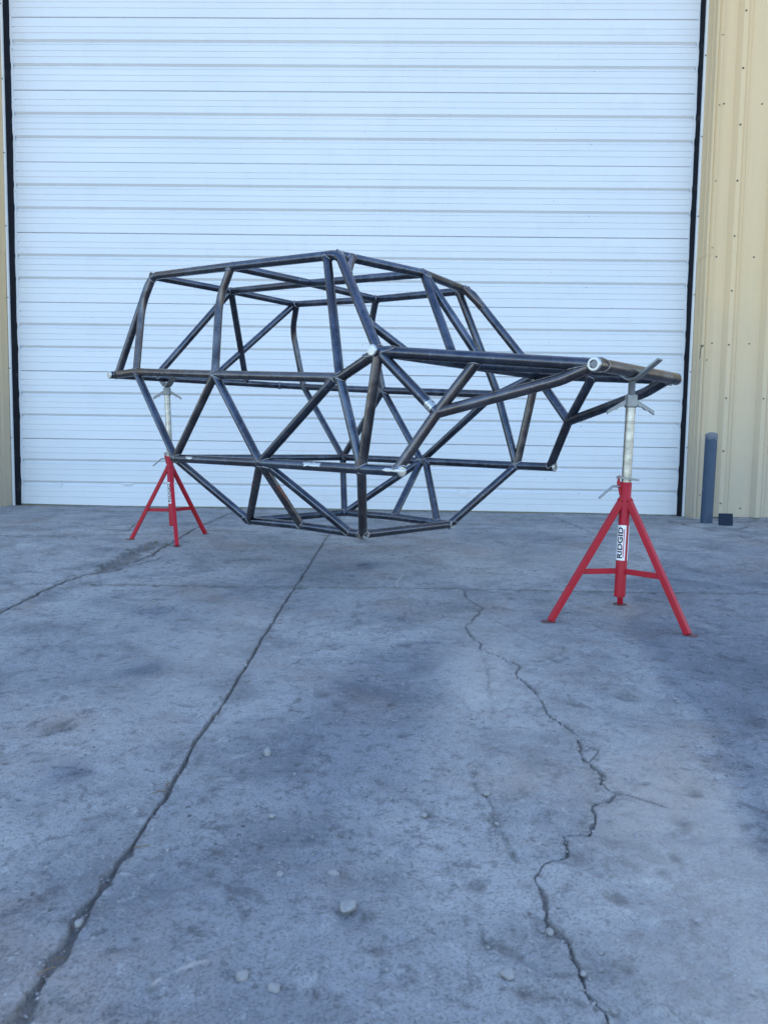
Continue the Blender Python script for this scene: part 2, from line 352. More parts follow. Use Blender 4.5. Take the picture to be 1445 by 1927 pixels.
def side_y(pl, xx):
    a = sorted(pl, key=lambda p: p[0]); return np.interp(xx, [p[0] for p in a], [p[1] for p in a])
gb = bmesh.new()
gx = np.linspace(-60, 60, 41); gy = np.concatenate([np.linspace(-80, -6, 12), np.linspace(-5, 6, 12), np.linspace(8, 60, 8)])
gv = [[gb.verts.new((x_, y_, gzf(y_)-(.035 if y_ < 6.5 else .03))) for x_ in gx] for y_ in gy]
for j in range(len(gy)-1):
    for i in range(len(gx)-1): gb.faces.new((gv[j][i], gv[j][i+1], gv[j+1][i+1], gv[j+1][i]))
ground = build('ground', gb, M_EARTH, None, True); tag(ground, kind='structure')
nr, nc = X.shape
Xc = .25*(X[:-1, :-1]+X[1:, 1:]+X[1:, :-1]+X[:-1, 1:]); Yc = .25*(Y[:-1, :-1]+Y[1:, 1:]+Y[1:, :-1]+Y[:-1, 1:])
region = (Xc > side_x(JA, Yc)).astype(int) + (Xc > side_x(JB, Yc)).astype(int)       # 0 left strip, 1 middle, 2 right
front = Yc < side_y(JC, Xc)
back_left = (Yc > side_y(JD, Xc)) & (region == 0)
reg = region*2 + front
reg[back_left] = 6
idx = np.arange(nr*nc).reshape(nr, nc)
quads = np.stack([idx[:-1, :-1], idx[:-1, 1:], idx[1:, 1:], idx[1:, :-1]], -1)
co = np.stack([X.ravel(), Y.ravel(), Z.ravel()], 1)
def blob(cx, cy, rx, ry, tilt=0): return np.exp(-(((X-cx-tilt*(Y-cy))/rx)**2+((Y-cy)/ry)**2))
for ox, oy, orr in ((-.55, 1.15, .035), (-.62, 1.7, .05), (.1, 2.0, .03), (.62, 1.25, .04), (-.12, 3.2, .06), (.5, 2.3, .05), (.95, 2.9, .08), (-.8, 2.3, .05), (.02, .95, .015)):
    FLARE_STAIN = np.maximum(FLARE_STAIN, .8*np.clip(1.5*blob(ox, oy, orr, orr*1.2)*(.2+1.5*fbm(X+3, Y+ox, 4, 25)), 0, 1))
PALE = .75*np.clip((blob(.22, 1.75, .13, .55, .12)+1.5*blob(.42, .92, .13, .42, .15)+blob(-.5, 1.9, .2, .5)*.6+blob(.6, 3.4, .9, .3)*.5)*(.35+1.1*fbm(X+7, Y+2, 5, 5)), 0, 1)*(1-FLARE_STAIN)  # broad pale zones: concrete tone with lens flare brightness painted in
for pl, hw, a_ in (([(.01, 2.75), (.005, 2.85), (.03, 3.0)], .004, .8), ([(-.06, 2.78), (-.02, 3.05)], .003, .5), ([(-.27, 1.83), (-.20, 1.84)], .002, .8), ([(-.15, 1.80), (-.11, 1.79)], .002, .7),
                   ([(.72, 3.0), (.55, 3.08)], .004, .7), ([(1.0, 2.2), (.95, 2.27)], .006, .7), ([(.352, .868), (.338, .90)], .004, .8), ([(-.245, .70), (-.225, .722), (-.20, .73)], .003, .6),
                   ([(-.04, 1.9), (.02, 1.88), (.06, 1.9)], .002, .5), ([(.9, 1.9), (.86, 2.05)], .003, .5), ([(-.75, 2.05), (-.6, 2.0)], .003, .4)):
    m = (X > min(p[0] for p in pl)-.05) & (X < max(p[0] for p in pl)+.05) & (Y > min(p[1] for p in pl)-.05) & (Y < max(p[1] for p in pl)+.05)
    d = seg_dist(X[m]+wx[m]*.01, Y[m]+wy[m]*.01, pl); PALE[m] = np.maximum(PALE[m], a_*np.clip(1.3-d/hw, 0, 1)*np.clip(fn_[m]*3-.7, 0, 1)*2.0)
dirt_flat = DIRT.ravel(); pale_flat = np.clip(PALE, 0, 1.3).ravel(); flare_stain_flat = np.clip(FLARE_STAIN, 0, 1).ravel()
for rg in np.unique(reg):
    q = quads[reg == rg]
    used, inv = np.unique(q, return_inverse=True); inv = inv.reshape(q.shape)
    me = bpy.data.meshes.new('concrete_slab')
    me.vertices.add(len(used)); me.vertices.foreach_set('co', co[used].ravel())
    me.loops.add(inv.size); me.loops.foreach_set('vertex_index', inv.ravel().astype(np.int32))
    me.polygons.add(len(q)); me.polygons.foreach_set('loop_start', np.arange(0, inv.size, 4, dtype=np.int32))
    me.polygons.foreach_set('loop_total', np.full(len(q), 4, np.int32))
    me.polygons.foreach_set('use_smooth', np.ones(len(q), bool))
    me.update(calc_edges=True)
    a = me.attributes.new('dirt', 'FLOAT', 'POINT'); a.data.foreach_set('value', dirt_flat[used])
    a = me.attributes.new('flare_stain', 'FLOAT', 'POINT'); a.data.foreach_set('value', flare_stain_flat[used])
    a = me.attributes.new('pale', 'FLOAT', 'POINT'); a.data.foreach_set('value', pale_flat[used])
    me.materials.append(M_CONC)
    o = link(bpy.data.objects.new('concrete_slab', me), ground)

# ------------------------------------------------------------------ building with its door
bld = empty('warehouse_building', (0, D, 0))
tag(bld, 'tan ribbed metal warehouse with a huge white sectional overhead door', 'building')
BY = D          # building parts are given in world coordinates and shifted to the root
def bpart(name, bm, m, parent=None, smooth=False):
    for vv in bm.verts: vv.co.y -= BY
    return build(name, bm, m, parent or bld, smooth)
S = .5486; XL, XR = -3.15, 2.34; NSEC = 8
door = empty('overhead_door', (0, 0, 0)); door.parent = bld
sect_mesh = None
fr = [(0, .004), (.006, 0)]
for g in (.128, .211): fr += [(g-.006, 0), (g, .0032), (g+.006, 0)]
fr += [(.297, 0), (.3275, .015), (.329, .015), (.368, .0015), (.3705, .0045), (.376, .0045), (.379, 0)]
for g in (.457, .540): fr += [(g-.006, 0), (g, .0032), (g+.006, 0)]
fr += [(.628, 0), (.658, .015), (.660, .015), (.701, .0015), (.7035, .0045), (.709, .0045), (.712, 0)]
for g in (.792, .875): fr += [(g-.006, 0), (g, .0032), (g+.006, 0)]
fr += [(.994, 0), (1, .004)]
for k in range(NSEC):
    zt = (NSEC-k)*S
    if sect_mesh is None:
        bm = bmesh.new()
        nx = 40; xs_ = np.linspace(XL, XR, nx+1); rows = []
        gap = .0013
        for (f_, dd) in fr:
            zz = -f_*(S-2*gap)-gap
            rows.append([bm.verts.new((x_, dd+.0012*math.sin(x_*2.1)*math.sin(x_*.7), zz)) for x_ in xs_])
        for a_, b_ in zip(rows[:-1], rows[1:]):
            for i in range(nx): bm.faces.new((a_[i], b_[i], b_[i+1], a_[i+1]))
        # returns at top and bottom and a back skin give each section its thickness
        back = [[bm.verts.new((x_, .05, zz)) for x_ in xs_] for zz in (-gap, -S+gap)]
        for i in range(nx):
            bm.faces.new((rows[0][i], rows[0][i+1], back[0][i+1], back[0][i]))
            bm.faces.new((rows[-1][i], back[1][i], back[1][i+1], rows[-1][i+1]))
            bm.faces.new((back[0][i], back[0][i+1], back[1][i+1], back[1][i]))
        me = bpy.data.meshes.new('door_section'); bm.normal_update()
        for f_ in bm.faces: f_.smooth = False
        bm.to_mesh(me); bm.free(); me.materials.append(M_DOOR); sect_mesh = me
    o = link(bpy.data.objects.new('door_section', sect_mesh), door); o.location = (0, .0006*((k*7) % 5), zt)
# end stiles, dents, bottom seal
for x0 in (-3.095, 2.272):
    bm = bmesh.new(); box(bm, (x0-.012, -.0035, .012), (x0+.012, .004, NSEC*S-.002)); build('end_stile', bm, M_DOOR, door)
bm = bmesh.new(); sweep(bm, [Vector((XL, .012, .006)), Vector((XR, .012, .006))], .011, 12); build('bottom_seal', bm, mat('olive_rubber_seal', (.16, .15, .09), .7), door)
def dent(x, z, w_, h_, seed):
    bm = bmesh.new(); rr = random.Random(seed); N = 14
    cvt = bm.verts.new((x, -.0055, z)); ring = []
    for i in range(N):
        a = 2*math.pi*i/N; s_ = rr.uniform(.6, 1.15); ring.append(bm.verts.new((x+math.cos(a)*w_*s_, .0005, z+math.sin(a)*h_*s_)))
    for i in range(N): bm.faces.new((cvt, ring[(i+1) % N], ring[i]))
    build('dent', bm, M_DOOR, door, True)
dent(-2.22, .185, .055, .012, 1); dent(-2.78, .168, .018, .03, 2); dent(.55, .155, .05, .05, 4)
# rubber seals and aluminium strips
for sgn, xa, xb in ((-1, -3.138, -3.100), (1, 2.274, 2.306)):
    bm = bmesh.new(); n = 170; lo = []; hi = []; lo2 = []
    for i in range(n+1):
        zz = -.004 + (NSEC*S)*i/n
        q = (zz/S) % 1
        wv = .0022*math.sin(zz*3.1+sgn)+.0015*math.sin(zz*11.7)+(.004 if (.62 < q < .7 or .29 < q < .37) else 0)
        inner = xb if sgn < 0 else xa; outer = xa if sgn < 0 else xb
        inner = inner + (-sgn)*wv
        hi.append(bm.verts.new((inner, D-.010, zz))); lo.append(bm.verts.new((outer, D-.034, zz))); lo2.append(bm.verts.new((inner, D-.004, zz)))
    for i in range(n):
        bm.faces.new((lo[i], hi[i], hi[i+1], lo[i+1])); bm.faces.new((hi[i], lo2[i], lo2[i+1], hi[i+1]))
    bpart('rubber_seal', bm, M_SEAL)
    x0 = -3.150 if sgn < 0 else 2.302
    bm = bmesh.new(); box(bm, (x0, D-.050, -.004), (x0+.014, D-.010, NSEC*S)); st_ = bpart('aluminium_strip', bm, M_ALU)
    for zz in np.arange(.55, 4.3, .60 if sgn > 0 else .56):
        bm = bmesh.new(); sweep(bm, [Vector((x0+.007, D-.0545, zz)), Vector((x0+.007, D-.049, zz))], .0045, 8)
        bpart('screw', bm, M_SCREW, st_)
WY = 5.60; WH = 5.4
# jamb returns (greenish tan flashing) with a bent corner trim
def corner_trim(x0, s):
    # profile in plan from the strip out to the wall face, swept up; s=+1 right, -1 left
    pr = [(x0, D-.012), (x0+s*.004, WY+.10), (x0+s*.002, WY+.055), (x0+s*.006, WY+.05), (x0+s*.004, WY-.012), (x0+s*.016, WY-.022), (x0+s*.020, WY-.016), (x0+s*.030, WY-.030),
          (x0+s*.034, WY-.022), (x0+s*.048, WY-.024), (x0+s*.050, WY-.006), (x0+s*.054, WY-.004)]
    bm = bmesh.new()
    for za, zb in ((-.01, 2.012), (2.008, 4.42)):
        off = 0 if za < 1 else -.0025*s
        A = [bm.verts.new((p[0]+off, p[1]-abs(off), za)) for p in pr]; B = [bm.verts.new((p[0]+off, p[1]-abs(off), zb)) for p in pr]
        for i in range(len(pr)-1):
            f = (A[i], A[i+1], B[i+1], B[i]); bm.faces.new(f if s > 0 else f[::-1])
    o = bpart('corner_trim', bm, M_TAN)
    for zz in (.18, 1.22, 2.06, 2.55, 3.1, 3.6):
        bm = bmesh.new(); sweep(bm, [Vector((x0+s*.040, WY-.0285, zz)), Vector((x0+s*.040, WY-.021, zz))], .0045, 8)
        bpart('screw', bm, M_SCREW, o)
corner_trim(2.317, 1); corner_trim(-3.153, -1)
# header above the door
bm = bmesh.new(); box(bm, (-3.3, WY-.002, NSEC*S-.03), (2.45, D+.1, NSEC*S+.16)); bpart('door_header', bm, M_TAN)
# siding: one object per sheet of three ribs
PITCH = .284
def panel_mesh(n_ribs, H, z0=0.0):
    bm = bmesh.new(); pr = []
    for k in range(n_ribs):
        b_ = k*PITCH
        pr += [(b_, 0), (b_+.038, -.003), (b_+.075, -.0), (b_+.100, 0), (b_+.131, -.036), (b_+.163, -.036), (b_+.192, 0),
               (b_+.212, 0), (b_+.216, -.0035), (b_+.226, -.0035), (b_+.230, 0), (b_+.270, 0)]
    pr.append((n_ribs*PITCH+.001, -.0005))
    zs = np.linspace(z0, H, 14)
    rows = [[bm.verts.new((p[0], p[1]+.0012*math.sin(p[0]*7+z_*2.3), z_)) for p in pr] for z_ in zs]
    for a_, b2 in zip(rows[:-1], rows[1:]):
        for i in range(len(pr)-1): bm.faces.new((a_[i], a_[i+1], b2[i+1], b2[i]))
    me = bpy.data.meshes.new('siding_panel'); bm.normal_update(); bm.to_mesh(me); bm.free(); me.materials.append(M_TAN); return me
scb = bmesh.new(); sweep(scb, [Vector((0, -.004, 0)), Vector((0, .004, 0))], .0062, 8); scm = bpy.data.meshes.new('screw'); scb.to_mesh(scm); scb.free(); scm.materials.append(M_SCREW)
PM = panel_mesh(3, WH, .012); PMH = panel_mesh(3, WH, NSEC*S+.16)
x = 2.372; i = 0
while x < 9.5:
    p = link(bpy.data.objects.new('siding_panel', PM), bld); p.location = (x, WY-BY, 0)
    if i == 0:
        for k in range(3):
            for zz in np.arange(.12, 5.2, .405):
                if k == 0 or int(zz*10) % 3 == 0:
                    s_ = link(bpy.data.objects.new('screw', scm), p); s_.location = (k*PITCH+.142, -.037, zz)
            for zz in (.08, 1.35, 2.0, 3.12, 4.3):
                s_ = link(bpy.data.objects.new('screw', scm), p); s_.location = (k*PITCH+.028, -.001, zz)
    x += 3*PITCH; i += 1
x = -3.208-3*PITCH
while x > -12.5:
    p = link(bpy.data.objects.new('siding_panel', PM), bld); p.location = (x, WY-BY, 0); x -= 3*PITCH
x = -3.208
while x < 2.3:
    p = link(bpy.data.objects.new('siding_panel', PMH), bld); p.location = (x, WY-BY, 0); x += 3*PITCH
# foundation edge, side and back walls, roof
bm = bmesh.new(); box(bm, (2.36, WY-.0, -.12), (9.6, WY+.2, .010)); bpart('foundation', bm, M_CONC)
bm = bmesh.new(); box(bm, (-12.5, WY-.0, -.12), (-3.2, WY+.2, .010)); bpart('foundation', bm, M_CONC)
for (a_, b_) in (((-12.6, WY+.03, -.1), (-12.4, 19, WH)), ((9.5, WY+.03, -.1), (9.7, 19, WH)), ((-12.6, 19, -.1), (9.7, 19.2, WH))):
    bm = bmesh.new(); box(bm, a_, b_); bpart('wall', bm, M_WALL)
bm = bmesh.new(); q = [(-12.9, WY-.25, WH), (9.9, WY-.25, WH), (9.9, 12.4, WH+1.1), (-12.9, 12.4, WH+1.1), (9.9, 19.4, WH), (-12.9, 19.4, WH)]
vv = [bm.verts.new(p) for p in q] + [bm.verts.new((p[0], p[1], p[2]+.08)) for p in q]
for f in ((0, 3, 2, 1), (3, 5, 4, 2), (6, 7, 8, 9), (9, 8, 10, 11), (0, 1, 7, 6), (5, 11, 10, 4), (0, 6, 9, 3), (3, 9, 11, 5), (1, 2, 8, 7), (2, 4, 10, 8)): bm.faces.new([vv[i] for i in f])
bpart('roof', bm, M_ROOF)
bm = bmesh.new(); box(bm, (-12.3, D+.6, -.02), (9.4, 18.9, .0)); bpart('floor', bm, M_CONC)

# ------------------------------------------------------------------ bollards, plate
def bollard(x, y, lean, label):
    r_ = .0418; H = .655; z0 = gzf(y)
    root = empty('bollard', (x, y, z0)); tag(root, label, 'bollard')
    bm = bmesh.new(); sweep(bm, [Vector((0, 0, -.05)), Vector((0, 0, .02)), Vector((lean*.5, 0, H*.5)), Vector((lean, 0, H-.012))], r_, 28)
    build('post', bm, M_BOLL, root, True)
    bm = bmesh.new()
    sweep(bm, [Vector((lean, 0, H-.012)), Vector((lean, 0, H-.004)), Vector((lean, 0, H+.006)), Vector((lean, 0, H+.012))], [r_+.0015, r_+.0015, r_*.8, r_*.3], 28)
    build('concrete_fill', bm, mat('grey_mortar_top', (.17, .175, .18), .9), root, True)
    return root
bollard(2.284, 5.27, .006, 'faded blue steel bollard in front of the ribbed siding right of the door')
bollard(-3.105, 5.22, 0, 'dark blue steel bollard cut off by the left edge beside the door')
bm = bmesh.new(); bbox(bm, (-.047, -.010, 0), (.047, .010, .086), bev=.002)
pl_ = build('rubber_plate', bm, M_PLATE); pl_.location = (2.357, 5.12, gzf(5.12)+.001); pl_.rotation_euler = (rad(-6), 0, rad(-6))
tag(pl_, 'small square dark plate standing on the concrete right of the bollard', 'plate')
bm = bmesh.new(); sweep(bm, fillet([(2.292, 5.53, 1.31), (2.28, 5.51, 1.32), (2.302, 5.50, 1.318), (2.28, 5.505, 1.30), (2.276, 5.51, 1.22)], .004), .003, 6)
h_ = build('wire_hook', bm, M_SCREW); tag(h_, 'small dark wire hook hanging from the corner trim above the bollard', 'hook')

# ------------------------------------------------------------------ tube chassis
NV = Vector((.67308696, .7394536, .01274056)); DD = 2.24586; UV = Vector((-.73951362, .67314159, 0))
def P(u, off, z):     # chassis coordinates: along, across from the mid plane, height
    a, b_, c_, d_ = UV.x, UV.y, NV.x, NV.y; e = u; f = off+DD-NV.z*z; det = a*d_-b_*c_
    return Vector(((e*d_-b_*f)/det, (a*f-e*c_)/det, z))
def mir(p): return p - NV*(2*(p.dot(NV)-DD))
K = dict(A0=(-1.019, 3.246, .422), A1=(-.553, 2.858, .412), A2=(-.126, 2.483, .400), A3=(.007, 2.358, .397),
         C0=(-.679, 3.245, .141), Cm=(-.407, 3.011, .145), C2=(-.132, 2.783, .137),
         E1=(-1.276, 3.470, .836), E2=(-.780, 3.035, .780), E3=(-.210, 2.552, .721), F=(-.070, 2.415, .795),
         H=(.255, 2.284, .762), J=(.125, 2.334, .589), T0=(-1.213, 3.513, 1.302), T1=(-.719, 3.074, 1.239), T2=(-.228, 2.686, 1.186),
         P0=(-1.265, 3.53, 1.164))
K = {k: NV*(Vector(v_).dot(NV)-Vector(v_).dot(NV)) + Vector(v_) for k, v_ in K.items()}
# exact values are stored as near-side points from the fit
K['P1'] = P(2.661, -.463, 1.105); K['Gj'] = P(.998, -.270, .722)
N_ = {}
for k, v_ in K.items(): N_[k] = v_; N_[k+"'"] = mir(v_)
N_['Rcap'] = P(3.470, -.571, .831); N_['Rj'] = P(3.470, -.540, .833); N_['Rend'] = P(3.47, .53, .866); N_["Rj'"] = P(3.47, .50, .865)
N_['Fcap'] = P(1.678, -.528, .796); N_['Gcap'] = P(.998, -.300, .722); N_['Gend'] = P(.998, .313, .733)
N_['K0'] = P(3.244, 0, 1.307); N_['K1'] = P(2.605, 0, 1.251); N_['K2'] = P(1.906, 0, 1.182)
cg = Vector((-.35, 3.0, 0)); zg = gzf(3.0)
chs = empty('tube_chassis', (cg.x, cg.y, 0)); tag(chs, 'bare dark steel off-road buggy tube frame held up on two red stands', 'vehicle frame')
OFF = Vector((-cg.x, -cg.y, 0))
SEGS = []      # (a, b, r, name) straight pieces used to find saddle joints
def lerp(a, b, f): return a+(b-a)*f
def shift(bm):
    for vv in bm.verts: vv.co += OFF
def tube(name, pts, r=.0175, R=.10, m=None, main=False):
    path = fillet(pts, R)
    bm = bmesh.new(); sweep(bm, path, r, 22); shift(bm)
    o = build(name, bm, m or M_TUBE, chs, True)
    if main:
        for a, b in zip(path[:-1], path[1:]):
            if (b-a).length > .003: SEGS.append((a, b, r, o))
    return o
def saddle(tb, end, nxt, r):
    """weld bead where the strut (axis end->nxt) meets the main tube it lands on"""
    ax = (nxt-end).normalized(); best = None
    for a, b, R2, o in SEGS:
        if o is tb: continue
        d_ = b-a; t_ = max(0, min(1, (end-a).dot(d_)/d_.length_squared)); q = a+d_*t_
        dist = (q-end).length
        if dist < .03 and (best is None or dist < best[0]-1e-4): best = (dist, q, d_.normalized(), R2)
    if best is None: return
    _, q, dr, R2 = best
    ca = abs(dr.dot(ax))
    if ca > .955: return
    X_ = ax.cross(dr).normalized(); Y_ = ax.cross(X_)
    pts = []
    for k in range(28):
        a_ = 2*math.pi*k/28; o_ = end + (X_*math.cos(a_)+Y_*math.sin(a_))*(r+.0006)
        w0 = (o_-q); w0p = w0-dr*w0.dot(dr); axp = ax-dr*ax.dot(dr)
        A_ = axp.dot(axp); B_ = 2*w0p.dot(axp); C_ = w0p.dot(w0p)-R2*R2; disc = B_*B_-4*A_*C_
        s_ = (-B_+math.sqrt(disc))/(2*A_) if disc > 0 else -B_/(2*A_)
        pts.append(o_+ax*min(max(s_, 0), .09))
    bm = bmesh.new(); rr = random.Random(int(abs(end.x*1000))+3)
    n = len(pts); rings = []
    for i in range(n):
        t_ = (pts[(i+1) % n]-pts[i-1]).normalized(); u_ = t_.cross(ax).normalized(); v2 = t_.cross(u_)
        rd = .0030*(1+.22*math.sin(i*2.6)+.1*rr.random())
        rings.append([bm.verts.new(pts[i]+u_*math.cos(b_)*rd+v2*math.sin(b_)*rd) for b_ in (2*math.pi*j/6 for j in range(6))])
    for i in range(n):
        for j in range(6): bm.faces.new((rings[i][j], rings[i][(j+1) % 6], rings[(i+1) % n][(j+1) % 6], rings[(i+1) % n][j]))
    shift(bm); build('weld_bead', bm, M_WELD, tb, True, 80)
RM = .0188; RS = .0172
main_tubes = []
def main(name, pts, R=.10, r=RM, m=None):
    o = tube(name, pts, r, R, m, True); main_tubes.append((o, fillet(pts, R), r)); return o
for s_ in ('', "'"):
    g = lambda k: N_[k+s_]
    main('lower_rail', [g('A0')+(g('A0')-g('A1'))*.02, g('A1'), g('A2'), g('A3')+(g('A3')-g('A2'))*.05], .5, .0182)
    main('mid_rail', [N_['Rj'+s_], g('E1'), g('E2'), g('E3'), g('F')], [.10, .6, .09], .0182, M_TUBEB if s_ == '' else None)
    main('belly_rail', [g('C0')+(g('C0')-g('C2'))*.02, g('Cm'), g('C2')+(g('C2')-g('C0'))*.02], .5, RS)
    main('hood_rail', [g('F'), N_['Gj'+s_]], .1, .0196)
N_["Gj'"] = mir(N_['Gj'])
main('roof_rail', [P(3.470, -.529, .832), N_['T0'], N_['T1'], N_['T2'], N_['F']], [.09, .3, .075], .0180)
main('roof_rail', [N_["T0'"], N_["T1'"], N_["T2'"], N_["F'"]], [.3, .085], .0180)
main('rear_cross_tube', [N_['Rcap'], N_['Rend']], .1, .0182)
main('cowl_cross_tube', [N_['Fcap'], N_["F'"]+NV*.015], .1, .0185)
main('front_cross_tube', [N_['Gcap'], N_['Gend']], .1, .0200, M_TUBEB)
main('floor_cross_tube', [N_['A0'], N_["A0'"]], .1, RS)
main('belly_cross_tube', [N_['C0'], N_["C0'"]], .1, RS)
main('belly_cross_tube', [lerp(N_['C2'], N_["C2'"], .005), lerp(N_['C2'], N_["C2'"], .995)], .1, RS)
main('roof_cross_tube', [N_['T0'], N_['K0'], N_["T0'"]], .3, RS)
main('roof_cross_tube', [N_['T1'], N_['K1'], N_["T1'"]], .3, RS)
main('windshield_header', [N_['T2']+(N_['T1']-N_['T2'])*.02, N_['K2'], N_["T2'"]+(N_["T1'"]-N_["T2'"])*.02], .12, RS)
main('roof_spine', [N_['K0'], N_['K1'], N_['K2']], .3, RS)
kc = (N_['F']+N_["F'"])*.5; gcen = P(.998, .0, .727)
main('hood_centre_tube', [kc, gcen], .1, .0180)
def strut(name, pts, r=RS, R=.12, m=None):
    o = tube(name, pts, r, R, m); p = fillet(pts, R)
    SS.append((o, p, r)); return o
SS = []
for s_ in ('', "'"):
    g = lambda k: N_[k+s_]; nb = s_ == ''
    strut('side_brace', [g('E1'), g('A0')]); strut('side_brace', [g('A0'), g('E2')], m=M_TUBEB if nb else None)
    strut('side_brace', [g('E2'), g('A1')]); strut('side_brace', [g('A1'), lerp(g('E3'), g('E2'), .03)])
    strut('side_brace', [g('E3'), g('A2')]); strut('side_brace', [g('F'), g('A2')], r=.0180, m=M_TUBEB)
    strut('front_brace', [g('F'), g('J')], r=.0180); strut('front_brace', [g('H'), g('J'), g('A3')+(g('A2')-g('A3'))*.08], r=.0180, R=.5, m=M_TUBEB if nb else None)
    strut('front_brace', [lerp(g('Gj'), g('F'), .02), lerp(g('Gj'), g('J'), .22)+Vector((0, 0, -.010)), g('J')], r=.0185, R=.25, m=M_TUBEB if nb else None)
    strut('belly_brace', [g('A0'), g('C0')]); strut('belly_brace', [g('A1'), g('C0')], m=M_TUBEB if nb else None)
    strut('belly_brace', [g('A1'), g('Cm')], m=M_TUBEB if nb else None); strut('belly_brace', [lerp(g('A1'), g('A2'), .05), lerp(g('C0'), g('C2'), .90)])
    strut('belly_brace', [g('A2'), g('C2')], m=M_TUBEB if nb else None)
    strut('pillar', [lerp(g('T0'), g('T1'), .03), g('P0'), g('E1')], R=.22, m=M_TUBEB if nb else None)
    strut('pillar', [g('T1'), g('P1'), g('E2')], R=.22, m=M_TUBEB if nb else None)
    strut('pillar', [lerp(g('T2'), g('T1'), .10), g('E3')])
    hd = lerp(g('T2'), N_['K2'], .14); strut('corner_gusset', [hd, lerp(g('T2'), g('F'), .225)], r=.0150, m=M_TUBEB)
rc = lambda o_, z_: P(3.470, o_, z_)
strut('rear_brace', [N_['K0'], rc(-.325, .838)]); strut('rear_brace', [N_['K0'], rc(.255, .858)]); strut('rear_brace', [N_["T0'"], rc(.004, .849)])
cl = lambda o_: P(1.678, o_, .797+.013*(o_+.497))
strut('windshield_brace', [N_['K2'], cl(-.077)]); strut('windshield_brace', [N_['K2'], cl(.119)])
strut('cowl_gusset', [lerp(N_['T2'], N_['F'], .70), cl(-.327)], r=.0150)
for o, p, r in SS:
    saddle(o, p[0], p[1], r); saddle(o, p[-1], p[-2], r)
for o, p, r in main_tubes:
    saddle(o, p[0], p[1], r); saddle(o, p[-1], p[-2], r)
# end caps: welded discs on the open tube ends
def end_cap(c_, ax, r, plug=False, ragged=False, m=M_CAP):
    ax = ax.normalized(); X_ = ax.orthogonal().normalized(); Y_ = ax.cross(X_)
    bm = bmesh.new(); prof = [(r-.001, -.004), (r+.0018, -.002), (r+.0016, .001), (r-.001, .0042), (r-.004, .0046), (0, .0040)]
    if plug: prof = [(r-.001, -.004), (r+.0018, -.002), (r+.0014, .001), (r-.001, .004), (r*.66, .0042), (r*.60, .0022), (0, .0020)]
    rr = random.Random(int(r*1e5)+int(abs(c_.x)*999)); n = 26; rings = []
    for q_, h_2 in prof[:-1]:
        rings.append([bm.verts.new(c_+ax*h_2+(X_*math.cos(2*math.pi*k/n)+Y_*math.sin(2*math.pi*k/n))*q_*(1+rr.uniform(-.02, .02))) for k in range(n)])
    for A_, B_ in zip(rings[:-1], rings[1:]):
        for k in range(n): bm.faces.new((A_[k], A_[(k+1) % n], B_[(k+1) % n], B_[k]))
    if not plug:
        bm.faces.new(rings[-1])
    shift(bm); o = build('end_cap', bm, m, chs, True)
    if plug:
        bm = bmesh.new(); pts_ = []
        for k in range(n):
            a_ = 2*math.pi*k/n; q_ = r*.64*(1-(.35*max(0, math.sin(a_*1.5+1)) if ragged else 0))
            pts_.append(bm.verts.new(c_+ax*.0036+(X_*math.cos(a_)+Y_*math.sin(a_))*q_))
        bm.faces.new(pts_); shift(bm); build('plug', bm, M_CAPD, o)
a3 = N_['A3']+(N_['A3']-N_['A2'])*.05; end_cap(a3, N_['A3']-N_['A2'], .0182)
a3 = N_["A3'"]+(N_["A3'"]-N_["A2'"])*.05; end_cap(a3, N_["A3'"]-N_["A2'"], .0182, True)
for s_ in ('', "'"):
    c2 = N_['C2'+s_]+(N_['C2'+s_]-N_['C0'+s_])*.02; end_cap(c2, N_['C2'+s_]-N_['C0'+s_], RS, True, s_ == '')
end_cap(N_['Fcap'], -NV, .0185); end_cap(N_['Gcap'], -NV, .0200, True, True); end_cap(N_['Rcap'], -NV, .0182)
end_cap(N_['Gend'], NV, .0200)
# bright ground patches and crayon marks on the tubes
def patch(name, a, b, f0, f1, r, ang0, ang1, m, seed):
    ax = (b-a).normalized(); up = Vector((0, 0, 1)); Y_ = (up-ax*up.dot(ax)).normalized(); X_ = Y_.cross(ax)
    if X_.dot(Vector((0, -1, .0))) < 0: X_ = -X_
    rr = random.Random(seed); bm = bmesh.new(); nu, nv = 9, 5; g_ = []
    for i in range(nu+1):
        row = []
        e0 = rr.uniform(-.12, .2); e1 = rr.uniform(-.2, .12)
        for j in range(nv+1):
            a_ = ang0+(ang1-ang0)*(j/nv*(1-e0+e1)+e0); f_ = f0+(f1-f0)*(i/nu)+((rr.uniform(-.1, .1))*(f1-f0) if i in (0, nu) else 0)
            row.append(bm.verts.new(lerp(a, b, f_)+(X_*math.cos(a_)+Y_*math.sin(a_))*(r+.0006)))
        g_.append(row)
    for i in range(nu):
        for j in range(nv): bm.faces.new((g_[i][j], g_[i+1][j], g_[i+1][j+1], g_[i][j+1]))
    shift(bm); build(name, bm, m, chs, True)
patch('bare_patch', N_['A1'], N_['A2'], .50, .65, .0182, rad(-5), rad(50), M_CAP, 3)
patch('bare_patch', N_['A0'], N_['A1'], .18, .26, .0182, rad(0), rad(40), M_CAP, 5)
patch('bare_patch', N_['A2'], N_['A3'], .70, 1.25, .0182, rad(-10), rad(25), M_CAP, 6)
patch('bare_patch', N_['F'], N_['J'], .84, .94, .0180, rad(-60), rad(80), M_CAP, 9)
for k in range(5):
    patch('crayon_mark', N_['A1'], N_['Cm'], .36+.045*k, .375+.045*k, RS, rad(-30+k*4), rad(45), M_ORANGE, 20+k)
for k in range(3):
    patch('crayon_mark', N_['A1'], N_['C0'], .30+.05*k, .32+.05*k, RS, rad(-20), rad(20), M_ORANGE, 30+k)

